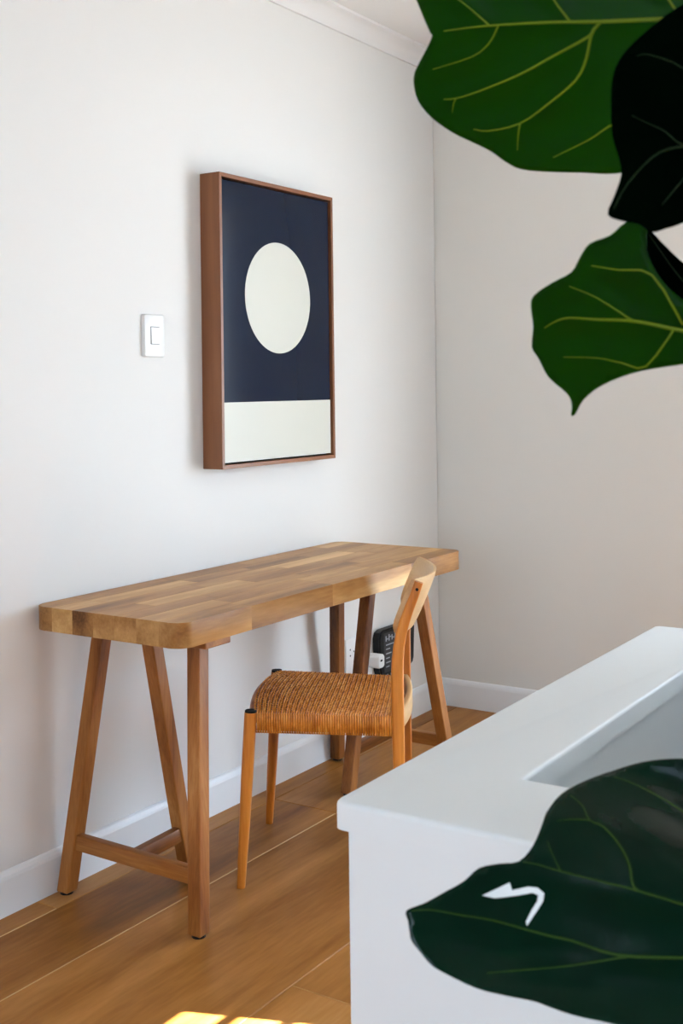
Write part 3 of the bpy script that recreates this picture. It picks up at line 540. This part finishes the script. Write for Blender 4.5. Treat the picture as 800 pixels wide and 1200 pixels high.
# near arm, left arm, far arm
box(bm, (face_x, Y_END, -1.4), (HXI + 0.012, HY1 - OV, wz))
box(bm, (HXI + 0.012, HYI + 0.012, -1.4), (HX1 - 0.02, HY1 - OV, wz))
box(bm, (1.975, Y_END, -1.4), (HX1 - 0.02, HYI + 0.012, wz))
half = structure('wall_stairwell', bm, M['half_wall'])
bm = bmesh.new()
out = [(HX0, Y_END), (HX0, HY1), (HX1, HY1), (HX1, Y_END), (1.965, Y_END), (1.965, HYI), (HXI, HYI), (HXI, Y_END)]
prism(bm, out, wz, HZ)
ve = [e for e in bm.edges if abs(e.verts[0].co.z - e.verts[1].co.z) > 0.01 and abs(e.verts[0].co.y - HY1) < 1e-4]
bmesh.ops.bevel(bm, geom=ve, offset=0.012, segments=4, affect='EDGES', profile=0.5)
he = [e for e in bm.edges if abs(e.verts[0].co.z - HZ) < 1e-4 and abs(e.verts[1].co.z - HZ) < 1e-4]
bmesh.ops.bevel(bm, geom=he, offset=0.006, segments=3, affect='EDGES', profile=0.5)
obj('cap', bm, M['half_wall'], half, smooth=35)
structure('wall_stair_blocker', new_box((HX0 + 0.001, -2.72, -1.4), (HX1 - 0.02, -2.6, ZC)), M['wall'])  # unseen wall added to shade the inner face of the half wall
structure('floor_landing', new_box((1.0, -2.72, -1.5), (2.2, -1.6, -1.4)), M['floor'])

# ---------------------------------------------------------------- desk
DX0, DX1, DY0, DY1, DZ, DT = 2.1265, 3.5611, -0.012, -0.5107, 0.760, 0.0606
desk = thing('trestle_desk', 'long butcher-block wooden desk on two three-legged trestles against the left wall', 'desk',
             ((DX0 + DX1) / 2, (DY0 + DY1) / 2, 0))
D0 = Vector(desk.location)


def rel(p, base=None):
    return Vector(p) - (base or D0)


def shift(bm, base):
    bmesh.ops.translate(bm, verts=bm.verts, vec=-base)
    return bm


core = obj('tabletop', shift(new_box((DX0 + 0.02, DY1 + 0.02, DZ - DT + 0.004), (DX1 - 0.02, DY0 - 0.02, DZ - 0.004)), D0), M['dark'], desk)
rnd = random.Random(11)
NR = 7
rows = [DY1 + (DY0 - DY1) * k / NR for k in range(NR + 1)]
CR = 0.040
for r in range(NR):
    y0, y1 = rows[r], rows[r + 1]
    cuts = [DX0]
    x = DX0 + rnd.uniform(0.12, 0.45)
    while x < DX1 - 0.14:
        cuts.append(x); x += rnd.uniform(0.26, 0.46)
    cuts.append(DX1)
    for k in range(len(cuts) - 1):
        a, b = cuts[k], cuts[k + 1]
        o = []
        corners = [(a, y0), (b, y0), (b, y1), (a, y1)]
        for ci, (cx, cy) in enumerate(corners):
            rounded = (cx in (DX0, DX1)) and ((r == 0 and ci in (0, 1)) or (r == NR - 1 and ci in (2, 3)))
            if rounded:
                ox = CR if cx == DX0 else -CR
                oy = CR if ci in (0, 1) else -CR
                a0 = {0: 180, 1: 270, 2: 0, 3: 90}[ci]
                for s in range(7):
                    t = R(a0 + 90 * s / 6)
                    o.append((cx + ox + CR * math.cos(t), cy + oy + CR * math.sin(t)))
            else:
                o.append((cx, cy))
        cxm, cym = (a + b) / 2, (y0 + y1) / 2
        bm = prism(bmesh.new(), [(p[0] - cxm, p[1] - cym) for p in o], 0, DT, bevel=0.0007)
        st = obj('stave', bm, M['desk'], core, smooth=30, loc=rel((cxm, cym, DZ - DT)))

LEGW = 0.039
legs = [((2.209, -0.038, 0), (2.283, -0.105, 0.679)), ((2.197, -0.492, 0), (2.272, -0.437, 0.679)), ((2.444, -0.256, 0), (2.295, -0.262, 0.679)),
        ((3.502, -0.038, 0), (3.425, -0.095, 0.679)), ((3.505, -0.487, 0), (3.402, -0.425, 0.679)), ((3.216, -0.266, 0), (3.368, -0.262, 0.679))]
for a, b in legs:
    base = Vector(a)
    f = 0.006 / 0.679
    bm = shift(beam(Vector(a).lerp(Vector(b), f), b, LEGW, LEGW, 0.0035), base)
    lg = obj('leg', bm, M['leg'], desk, loc=rel(a))
    bm = bmesh.new()
    sweep(bm, [(0, 0, 0), (0, 0, 0.007)], circle(0.017, 14), (1, 0, 0))
    obj('foot_pad', bm, M['black'], lg)
# trestle heads under the top
for x0, x1, yf in ((2.232, 2.330, -0.233), (3.345, 3.440, -0.185)):
    c = Vector(((x0 + x1) / 2, -0.262, DZ - DT - 0.021))
    obj('trestle_head', new_box((-(x1 - x0) / 2, yf, 0), ((x1 - x0) / 2, 0.225, 0.021), 0.003, 2), M['rail'], desk, loc=rel(c))


def at_height(leg, z):
    a, b = Vector(leg[0]), Vector(leg[1])
    return a.lerp(b, z / b.z)


for l0, l1, l2, sx in ((0, 1, 2, 1), (3, 4, 5, -1)):
    z = 0.135
    p, q = at_height(legs[l0], z), at_height(legs[l1], z)
    bm = bmesh.new()
    sweep(bm, [p - p, q - p], rrect(0.024, 0.040, 0.003, 2), (0, 0, 1))
    obj('stretcher', bm, M['rail'], desk, smooth=40, loc=rel(p))
    m, t = p.lerp(q, 0.5), at_height(legs[l2], z)
    m.x += sx * 0.012
    bm = bmesh.new()
    sweep(bm, [Vector((0, 0, 0)), t - m], rrect(0.024, 0.038, 0.003, 2), (0, 0, 1))
    obj('stretcher', bm, M['railx'], desk, smooth=40, loc=rel(m))

# ---------------------------------------------------------------- chair
chair = thing('woven_chair', 'wooden chair with a woven cane seat and curved backrest pushed under the desk', 'chair', (2.6782, -0.3005, 0), R(27.2))
HW = 0.2316
for s in (-1, 1):
    path, secs = [], []
    for k in range(9):
        t = k / 8
        path.append((s * (HW - 0.008 * t), -0.030 * t, 0.458 * t))
        w = 0.022 + 0.010 * math.sin(min(1, t * 1.15) * math.pi / 2)
        secs.append(rrect(w, w, w * 0.38, 3))
    lg = obj('front_leg', sweep(bmesh.new(), path, secs, (0, 1, 0)), M['chair'], chair, smooth=50)
    bm = bmesh.new()
    sweep(bm, [(s * (HW - 0.008), -0.030, 0.458), (s * (HW - 0.008), -0.030, 0.463)], rrect(0.030, 0.030, 0.011, 3), (0, 1, 0))
    tag(obj('leg_cap', bm, M['dark'], lg, smooth=40), 'dark end cap on top of the front leg')


def post_v(z):
    pts = [(0.0, -0.424), (0.25, -0.418), (0.44, -0.416), (0.58, -0.416), (0.64, -0.421), (0.70, -0.437), (0.75, -0.456), (0.80, -0.478)]
    for (z0, v0), (z1, v1) in zip(pts, pts[1:]):
        if z <= z1: return v0 + (v1 - v0) * (z - z0) / (z1 - z0)
    return pts[-1][1]


PU = 0.212
for s in (-1, 1):
    path, secs = [], []
    for k in range(25):
        z = 0.800 * k / 24
        v = (post_v(max(0, z - 0.02)) + post_v(z) + post_v(min(0.8, z + 0.02))) / 3
        path.append((s * PU, v, z))
        d = 0.023 + 0.010 * min(1, z / 0.42) - 0.010 * max(0, (z - 0.55) / 0.25)
        secs.append(rrect(0.023, d, 0.007, 3))
    bm = sweep(bmesh.new(), path, secs, (0, 1, 0))
    # rounded tip
    pl = obj('back_post', bm, M['chair'], chair, smooth=50)
    bm = bmesh.new()
    sweep(bm, [(s * (PU + 0.0095), post_v(0.782), 0.782), (s * (PU + 0.0125), post_v(0.782), 0.782)], circle(0.0042, 12), (0, 0, 1))
    tag(obj('screw_plug', bm, M['dark'], pl), 'small dark plug near the top of the back post')

# side rails under the cane
for s in (-1, 1):
    path = [(s * (HW - 0.016 - 0.006 * k / 6), -0.045 - 0.365 * k / 6, 0.431 - 0.006 * k / 6) for k in range(7)]
    obj('side_rail', sweep(bmesh.new(), path, rrect(0.014, 0.046, 0.004, 2), (0, 0, 1)), M['chair'], chair, smooth=50)
# bowed front rail
path, secs = [], []
for k in range(17):
    u = -1 + 2 * k / 16
    path.append((u * (HW - 0.022), -0.036 + 0.020 * (1 - u * u), 0.440 + 0.010 * (1 - u * u)))
    secs.append(rrect(0.024, 0.030, 0.009, 3))
obj('front_rail', sweep(bmesh.new(), path, secs, (0, 0, 1)), M['chair'], chair, smooth=60)
# bowed rear rail
path, secs = [], []
for k in range(15):
    u = -1 + 2 * k / 14
    path.append((u * (PU - 0.008), -0.416 - 0.020 * (1 - u * u), 0.434))
    secs.append(rrect(0.018, 0.052, 0.006, 3))
obj('rear_rail', sweep(bmesh.new(), path, secs, (0, 0, 1)), M['chair_lit'], chair, smooth=60)
# curved backrest plank between the posts, tilted with them
NU, NV = 24, 8
bm = bmesh.new()
grid = {}
for i in range(NU + 1):
    u = -1 + 2 * i / NU
    bow = 0.054 * (1 - u * u) - 0.008
    edge = max(0.0, abs(u) - 0.75) / 0.25
    ztop = 0.806 - 0.004 * (1 - u * u)
    zbot = 0.652 + 0.030 * edge ** 2
    for side in (0, 1):
        th = (0.0075 if side else -0.0075)
        for j in range(NV + 1):
            w = -1 + 2 * j / NV
            z = (ztop + zbot) / 2 + w * (ztop - zbot) / 2
            lean = -0.443 - (z - 0.745) * 0.42
            thin = th * (1 - 0.55 * abs(w) ** 4)
            grid[i, j, side] = bm.verts.new((u * (PU - 0.006), lean - bow + thin, z))
for i in range(NU):
    for j in range(NV):
        for side in (0, 1):
            bm.faces.new((grid[i, j, side], grid[i + 1, j, side], grid[i + 1, j + 1, side], grid[i, j + 1, side]))
    for j in (0, NV):
        bm.faces.new((grid[i, j, 0], grid[i + 1, j, 0], grid[i + 1, j, 1], grid[i, j, 1]))
for j in range(NV):
    for i in (0, NU):
        bm.faces.new((grid[i, j, 0], grid[i, j + 1, 0], grid[i, j + 1, 1], grid[i, j, 1]))
tag(obj('backrest', bm, M['chair_lit'], chair, smooth=50), 'pale curved backrest plank')


# woven seat: cane wound across the side rails, cane laced from front to back
def seat_hw(v):                       # half width at depth v (0 front .. 1 rear)
    return HW - 0.002 - 0.008 * v


def seat_z(u, v):
    rim = 0.462 - 0.008 * v
    crown = 0.011 * (1 - u * u) * max(0, 1 - v * 2.2) - 0.008 * (1 - u * u) * min(1, v * 1.6)
    return rim + crown


V0, V1, NS, NLACE = -0.040, -0.414, 58, 26


def seat_v(u, vn):                    # the front edge bows forward
    return V0 + (V1 - V0) * vn + 0.022 * (1 - u * u) * (1 - vn) ** 3
bm = bmesh.new()
rs = random.Random(3)


def ribbon(bm, pts, side, w, crown):
    rings = []
    for i, p in enumerate(pts):
        p = Vector(p)
        t = (Vector(pts[min(i + 1, len(pts) - 1)]) - Vector(pts[max(i - 1, 0)])).normalized()
        n = Vector(side).cross(t)
        if i == 0: n0 = n
        n.normalize()
        rings.append([bm.verts.new(p - Vector(side) * w / 2), bm.verts.new(p + n * crown - Vector(side) * w * 0.2),
                      bm.verts.new(p + n * crown + Vector(side) * w * 0.2), bm.verts.new(p + Vector(side) * w / 2)])
    for a, b in zip(rings, rings[1:]):
        for k in range(3): bm.faces.new((a[k], a[k + 1], b[k + 1], b[k]))


pitch = (V1 - V0) / NS
for j in range(NS):
    v = V0 + pitch * (j + 0.5)
    vn = (j + 0.5) / NS
    hw = seat_hw(vn)
    pts = [(-hw + 0.012, v, 0.4045 - 0.006 * vn), (-hw + 0.003, v, 0.4035 - 0.006 * vn), (-hw - 0.001, v, 0.43 - 0.006 * vn), (-hw, v, seat_z(-1, vn) - 0.006), (-hw + 0.004, v, seat_z(-1, vn) - 0.001)]
    for i in range(NLACE * 2 - 1):
        u = -1 + 2 * (i + 1) / (NLACE * 2)
        z = seat_z(u, vn)
        if i % 2 == 0:
            lace = i // 2
            z += -0.0022 if (lace + 2 * j) % 5 < 1 or ((lace % 6) == 3 and j % 2 == 0) else 0.0012
        pts.append((u * (hw - 0.004), seat_v(u, vn) + pitch * (0.13 if j % 2 else -0.13), z))
    pts += [(hw - 0.004, v, seat_z(1, vn) - 0.001), (hw, v, seat_z(1, vn) - 0.006), (hw + 0.001, v, 0.43 - 0.006 * vn), (hw - 0.003, v, 0.4035 - 0.006 * vn), (hw - 0.012, v, 0.4045 - 0.006 * vn)]
    ribbon(bm, pts, (0, 1, 0), abs(pitch) * rs.uniform(0.72, 0.86), 0.0022)
cane = obj('woven_seat', bm, M['cane'], chair, smooth=60)
cane['kind'] = 'stuff'
bm = bmesh.new()
for k in range(NLACE):
    u = -1 + 2 * (2 * k + 1) / (NLACE * 2)
    pts = []
    for j in range(NS * 2 + 1):
        vn = j / (NS * 2)
        v = seat_v(u, vn)
        z = seat_z(u, vn) - 0.0004
        if j % 2:
            jj = j // 2
            over = (k + 2 * jj) % 5 < 1 or ((k % 6) == 3 and jj % 2 == 0)
            z += 0.0008 if over else -0.0016
        pts.append((u * (seat_hw(vn) - 0.004), v, z))
    ribbon(bm, pts, (-1, 0, 0), 0.0062, 0.0007)
lace = obj('seat_lacing', bm, M['cane'], chair, smooth=60)
lace['kind'] = 'stuff'
# backing of the seat so that no light shows through the gaps
bm = bmesh.new()
g = {}
for i in range(13):
    for j in range(9):
        u, vn = -1 + i / 6, j / 8
        g[i, j] = bm.verts.new((u * (seat_hw(vn) - 0.006), seat_v(u, vn), seat_z(u, vn) - 0.005))
for i in range(12):
    for j in range(8): bm.faces.new((g[i, j], g[i + 1, j], g[i + 1, j + 1], g[i, j + 1]))
obj('seat_underweave', bm, M['cane_dark'], chair)

# ---------------------------------------------------------------- framed print
PX0, PX1, PZ0, PZ1, PD = 2.8294, 3.4546, 1.0638, 1.9669, 0.0767
pic = thing('framed_print', 'walnut-framed abstract print of a cream circle on navy hung on the left wall', 'picture', ((PX0 + PX1) / 2, 0, PZ0))
P0 = Vector(pic.location)
FW = 0.0125


def mitre_bar(pts_outer, pts_inner):
    """four-sided bar between outer and inner edge, from the wall to the front"""
    bm = bmesh.new()
    q = [pts_outer[0], pts_outer[1], pts_inner[1], pts_inner[0]]
    a = [bm.verts.new((x - P0.x, -0.001, z - P0.z)) for x, z in q]
    b = [bm.verts.new((x - P0.x, -PD, z - P0.z)) for x, z in q]
    bm.faces.new(a); bm.faces.new(b)
    for i in range(4): bm.faces.new((a[i], a[(i + 1) % 4], b[(i + 1) % 4], b[i]))
    bmesh.ops.bevel(bm, geom=list(bm.edges), offset=0.0008, segments=1, affect='EDGES')
    return bm


oc = [(PX0, PZ0), (PX1, PZ0), (PX1, PZ1), (PX0, PZ1)]
ic = [(PX0 + FW, PZ0 + FW), (PX1 - FW, PZ0 + FW), (PX1 - FW, PZ1 - FW), (PX0 + FW, PZ1 - FW)]
for k in range(4):
    k2 = (k + 1) % 4
    obj('frame_bar', mitre_bar((oc[k], oc[k2]), (ic[k], ic[k2])), M['walnutx'] if k in (0, 2) else M['walnut'], pic)
obj('backing', new_box((PX0 + FW - 0.002 - P0.x, -PD + 0.030, FW - 0.002), (PX1 - FW + 0.002 - P0.x, -0.004, PZ1 - PZ0 - FW + 0.002)), M['dark'], pic)
cx0, cx1, cz0, cz1 = PX0 + FW + 0.006, PX1 - FW - 0.006, PZ0 + FW + 0.006, PZ1 - FW - 0.006
canvas = obj('canvas', new_box((cx0 - P0.x, -PD + 0.008, cz0 - P0.z), (cx1 - P0.x, -PD + 0.029, cz1 - P0.z), 0.001), M['print_navy'], pic)
bm = bmesh.new()
sweep(bm, [(3.1405 - P0.x, -PD + 0.0081, 1.601 - P0.z), (3.1405 - P0.x, -PD + 0.0076, 1.601 - P0.z)], circle(0.1795, 72), (0, 0, 1))
tag(obj('circle', bm, M['print_cream'], canvas), 'cream printed circle')
tag(obj('band', new_box((cx0 - P0.x, -PD + 0.0076, cz0 - P0.z), (cx1 - P0.x, -PD + 0.0081, 1.2665 - P0.z)), M['print_cream'], canvas), 'cream printed band along the bottom')

# ---------------------------------------------------------------- light switch
SW = Vector((2.606, 0, 1.403))
sw = thing('light_switch', 'white rectangular light switch on the wall left of the framed print', 'switch', SW)
bm = bmesh.new()
o = rrect(0.088, 0.124, 0.006, 3)
rings = []
for d, s in ((0.0, 1.0), (0.006, 0.995), (0.0105, 0.95), (0.0115, 0.90)):
    rings.append([bm.verts.new((x * (s if abs(x) else 1), -d, 0.062 + z * (1 - (1 - s) * 0.7))) for x, z in o])
for a, b in zip(rings, rings[1:]):
    for k in range(len(a)): bm.faces.new((a[k], a[(k + 1) % len(a)], b[(k + 1) % len(a)], b[k]))
bm.faces.new(rings[0]); bm.faces.new(rings[-1])
obj('plate', bm, M['plastic'], sw, smooth=30)
obj('rocker_surround', new_box((-0.0185, -0.0122, 0.037), (0.0185, -0.0100, 0.088), 0.0005), M['dark'], sw)
bm = bmesh.new()
v = [(-0.0175, -0.0118, 0.038), (0.0175, -0.0118, 0.038), (0.0175, -0.0118, 0.0866), (-0.0175, -0.0118, 0.0866),
     (-0.0175, -0.0165, 0.0385), (0.0175, -0.0165, 0.0385), (0.0175, -0.0128, 0.0862), (-0.0175, -0.0128, 0.0862)]
v = [bm.verts.new(p) for p in v]
for f in ((0, 1, 2, 3), (4, 7, 6, 5), (0, 4, 5, 1), (1, 5, 6, 2), (2, 6, 7, 3), (3, 7, 4, 0)): bm.faces.new([v[i] for i in f])
bmesh.ops.bevel(bm, geom=list(bm.edges), offset=0.0008, segments=2, affect='EDGES')
obj('rocker', bm, M['plastic'], sw, smooth=30)

# ---------------------------------------------------------------- socket, plug, router
so = thing('wall_socket', 'white double power socket plate on the wall under the desk behind the chair', 'socket', (3.684, 0, 0.275))
obj('plate', new_box((-0.077, -0.011, 0.0), (0.077, 0.0, 0.122), 0.003, 3), M['plastic'], so, smooth=30)
for hx, hz in ((-0.048, 0.082), (-0.024, 0.072), (-0.048, 0.060)):
    bm = bmesh.new()
    sweep(bm, [(hx, -0.0108, hz), (hx, -0.0114, hz)], circle(0.0033, 12), (0, 0, 1))
    obj('socket_hole', bm, M['dark'], so)
obj('socket_switch', new_box((-0.028, -0.0135, 0.028), (-0.016, -0.010, 0.040), 0.001), M['plastic'], so)
plug = thing('plug_adaptor', 'white plug-in adaptor sticking out of the wall socket beside the black router', 'plug', (3.762, -0.0115, 0.272))
bm = bmesh.new()
sweep(bm, [(0, 0, 0.024), (0, -0.004, 0.024), (0, -0.052, 0.024), (0, -0.056, 0.024)],
      [rrect(0.040, 0.046, 0.010, 4), rrect(0.044, 0.050, 0.012, 4), rrect(0.044, 0.050, 0.012, 4), rrect(0.038, 0.044, 0.010, 4)], (0, 0, 1))
obj('adaptor_body', bm, M['plastic'], plug, smooth=40)
obj('adaptor_port', new_box((-0.008, -0.0572, 0.024), (0.004, -0.055, 0.031), 0.0005), M['dark'], plug)

ro = thing('router', 'flat black wall-mounted router box with pale markings behind the chair back', 'router', (3.935, 0, 0.222))
bm = bmesh.new()
o = [(-0.128, 0.028), (-0.120, 0.008), (-0.10, 0.0), (0.10, 0.0), (0.122, 0.010), (0.130, 0.030), (0.138, 0.150), (0.130, 0.166), (0.115, 0.172), (-0.10, 0.172), (-0.122, 0.164), (-0.130, 0.146)]
a = [bm.verts.new((x, -0.004, z)) for x, z in o]; b = [bm.verts.new((x, -0.034, z)) for x, z in o]
bm.faces.new(a); f = bm.faces.new(b)
for i in range(len(o)): bm.faces.new((a[i], a[(i + 1) % len(o)], b[(i + 1) % len(o)], b[i]))
bmesh.ops.bevel(bm, geom=list(f.edges), offset=0.006, segments=3, affect='EDGES')
obj('casing', bm, M['black'], ro, smooth=40)
face = obj('face_panel', new_box((-0.102, -0.0355, 0.012), (0.085, -0.0335, 0.160), 0.001), plain('router_panel', (0.025, 0.025, 0.028), 0.5), ro)
bm = bmesh.new()
rs = random.Random(8)
for k in range(5):                         # illegible pale word mark
    x = -0.090 + 0.022 * k
    box(bm, (x, -0.0362, 0.128), (x + 0.007, -0.0354, 0.148 + 0.004 * (k % 2)))
    box(bm, (x, -0.0362, 0.134 + 0.006 * (k % 2)), (x + 0.019, -0.0354, 0.138 + 0.006 * (k % 2)))
tag(obj('word_mark', bm, M['mark'], face), 'small pale word mark')
bm = bmesh.new()
for k, (zz, wd) in enumerate(((0.112, 0.060), (0.096, 0.020), (0.079, 0.026), (0.062, 0.018), (0.046, 0.022), (0.030, 0.016))):
    box(bm, (-0.088, -0.0362, zz), (-0.088 + wd * 1.5, -0.0354, zz + 0.004))
tag(obj('marking_lines', bm, M['mark'], face), 'column of short pale lines')
obj('wall_bracket', new_box((-0.06, -0.005, 0.05), (0.06, 0.0, 0.13)), M['black'], ro)

for k, (x, nm) in enumerate(((3.835, 'left black cable hanging from the underside of the router'), (3.858, 'middle black cable hanging from the underside of the router'),
                             (3.892, 'right black cable hanging from the underside of the router'))):
    cb = bmesh.new()
    tube(cb, [(0, 0, 0), (0.002, -0.004, -0.025), (0.004, -0.003, -0.07), (0.003, 0.002, -0.13), (0.004, 0.004, -0.214 + 0.004)], 0.0042, 8)
    o = obj('cable', cb, M['black'], None, smooth=60, loc=(x, -0.022, 0.222))
    tag(o, nm, 'cable')
wp = thing('white_adaptor', 'small bluish white power adaptor under the router behind the chair seat', 'adaptor', (3.930, 0, 0.135))
obj('adaptor_body', new_box((-0.030, -0.030, 0.0), (0.045, 0.0, 0.075), 0.006, 3), M['plastic'], wp, smooth=40)
obj('cable_relief', new_box((-0.006, -0.022, -0.012), (0.006, -0.010, 0.002), 0.002, 2), M['plastic'], wp)

# ---------------------------------------------------------------- fiddle-leaf fig
FIG = Vector((0.885, -2.20, 0))
fig = thing('fiddle_leaf_fig', 'potted fiddle-leaf fig whose big green leaves hang into the right foreground', 'plant', FIG)
# pot and soil (outside the frame)
bm = bmesh.new()
prof = [(0.0, 0.0), (0.105, 0.0), (0.115, 0.01), (0.140, 0.27), (0.143, 0.28), (0.140, 0.285), (0.130, 0.28), (0.126, 0.24), (0.0, 0.24)]
ringsv = []
for r_, z_ in prof:
    ringsv.append([bm.verts.new((max(r_, 1e-4) * math.cos(2 * math.pi * k / 32), max(r_, 1e-4) * math.sin(2 * math.pi * k / 32), z_)) for k in range(32)])
for a, b in zip(ringsv, ringsv[1:]):
    for k in range(32): bm.faces.new((a[k], a[(k + 1) % 32], b[(k + 1) % 32], b[k]))
obj('pot', bm, M['pot'], fig, smooth=40)
bm = bmesh.new()
sweep(bm, [(0, 0, 0.241), (0, 0, 0.262), (0, 0, 0.266)], [circle(0.125, 28), circle(0.125, 28), circle(0.09, 28)], (1, 0, 0))
obj('soil', bm, M['soil'], fig, smooth=60)
trunk_pts = [(0, 0, 0.25), (0.004, -0.003, 0.6), (0.014, 0.004, 0.95), (0.022, 0.008, 1.25), (0.024, 0.004, 1.5), (0.020, 0.0, 1.72)]
tk = obj('trunk', tube(bmesh.new(), trunk_pts, [0.014, 0.012, 0.011, 0.010, 0.008, 0.005], 10), M['stem'], fig, smooth=60)


def leaf_height(d, a, b):
    return sum(A * math.sin(k * (dr[0] * a + dr[1] * b) / math.hypot(*dr) + ph) for A, k, dr, ph in d['w'])


def seg_dist(p, poly):
    best = 9.0
    for (x0, y0), (x1, y1) in zip(poly, poly[1:]):
        dx, dy = x1 - x0, y1 - y0
        L2 = dx * dx + dy * dy
        t = 0 if L2 == 0 else max(0, min(1, ((p[0] - x0) * dx + (p[1] - y0) * dy) / L2))
        best = min(best, math.hypot(p[0] - x0 - t * dx, p[1] - y0 - t * dy))
    return best


def inside(p, poly):
    c = False
    for (x0, y0), (x1, y1) in zip(poly, poly[1:] + poly[:1]):
        if (y0 > p[1]) != (y1 > p[1]) and p[0] < (x1 - x0) * (p[1] - y0) / (y1 - y0) + x0: c = not c
    return c


def make_leaf(d, lm, vm, label=None):
    O, ax, ay, n = (Vector(d[k]) for k in ('o', 'ax', 'ay', 'n'))
    out = [tuple(p) for p in d['out']]
    vein_lines = [v[1] for v in d['v']]

    def P3(a, b, lift=0.0):
        dist = min(seg_dist((a, b), v) for v in vein_lines)
        quilt = d['q'] * 2.2 * (1 - math.exp(-(dist / 0.008) ** 2))
        edge = seg_dist((a, b), out + out[:1])
        quilt *= min(1, edge / 0.03)
        return O + ax * a + ay * b + n * (leaf_height(d, a, b) - quilt + lift) - FIG

    xs = [p[0] for p in out]; ys = [p[1] for p in out]
    step = 0.0052
    pts = [Vector(p) for p in out]
    k = 0
    y = min(ys)
    while y < max(ys):
        x = min(xs) + (step / 2 if k % 2 else 0)
        while x < max(xs):
            if inside((x, y), out) and seg_dist((x, y), out + out[:1]) > step * 0.45: pts.append(Vector((x, y)))
            x += step
        y += step * 0.87; k += 1
    m_ = len(out)
    vs, es, fs, *_ = geometry.delaunay_2d_cdt(pts, [(i, (i + 1) % m_) for i in range(m_)], [list(range(m_))], 1, 1e-6)
    bm = bmesh.new()
    bv = [bm.verts.new(P3(q.x, q.y)) for q in vs]
    for f in fs:
        try: bm.faces.new([bv[i] for i in f])
        except ValueError: pass
    lf = obj('leaf', bm, lm, fig, smooth=True)
    sol = lf.modifiers.new('thickness', 'SOLIDIFY'); sol.thickness = 0.0007; sol.offset = 0.0
    if label: lf['label'] = label
    for i, (w, line) in enumerate(d['v']):
        vb = bmesh.new()
        nn = len(line)
        path = [P3(a, b, 0.0002) for a, b in line]
        tube(vb, path, [1.2 * w * (1.15 - (0.75 if i else 0.85) * j / (nn - 1)) for j in range(nn)], 8)
        obj('midrib' if i == 0 else 'vein', vb, vm, lf, smooth=True)
    return lf, P3


built = {}
for key, lm, vm, lb in (('A', 'leaf', 'vein', 'large bright green leaf at the top edge'), ('B', 'leaf_shaded', 'vein_shaded', 'almost black leaf in shadow at the right'),
                        ('C', 'leaf', 'vein', 'smaller green leaf with a pointed drip tip'), ('D', 'leaf_shaded', 'vein_shaded', 'dark leaf tucked behind the smaller green leaf'),
                        ('E', 'leaf_deep', 'vein_deep', 'large deep green glossy leaf with a white patch in front of the half wall')):
    lf, P3 = make_leaf(LEAVES[key], M[lm], M[vm], lb)
    line = LEAVES[key]['v'][0][1]
    start = P3(*line[0])
    # leaf stalk from the base of the midrib back to the trunk
    zt = min(max(start.z + FIG.z - 0.05, 0.7), 1.7)
    for (p0, p1) in zip(trunk_pts, trunk_pts[1:]):
        if p0[2] <= zt <= p1[2]:
            tq = Vector(p0).lerp(Vector(p1), (zt - p0[2]) / (p1[2] - p0[2]))
    mid = start.lerp(tq, 0.5) + Vector((0, 0, -0.008))
    obj('leaf_stalk', tube(bmesh.new(), [start, mid, tq], [0.0022, 0.0024, 0.003], 8), M[vm], lf, smooth=True)
    if 'leaf_patch' in LEAVES[key]:
        sp = [Vector(p) for p in LEAVES[key]['leaf_patch']]
        ns = len(sp)
        vs, es, fs, *_ = geometry.delaunay_2d_cdt(sp, [(i, (i + 1) % ns) for i in range(ns)], [list(range(ns))], 1, 1e-6)
        bm = bmesh.new()
        bv = [bm.verts.new(P3(q.x, q.y, 0.0011)) for q in vs]
        for f in fs: bm.faces.new([bv[i] for i in f])
        ext = bmesh.ops.extrude_face_region(bm, geom=list(bm.faces))
        nv = Vector(LEAVES[key]['n'])
        bmesh.ops.translate(bm, verts=[g_ for g_ in ext['geom'] if isinstance(g_, bmesh.types.BMVert)], vec=-nv * 0.0012)
        tag(obj('leaf_patch', bm, M['leaf_patch'], lf), 'white patch across the leaf')
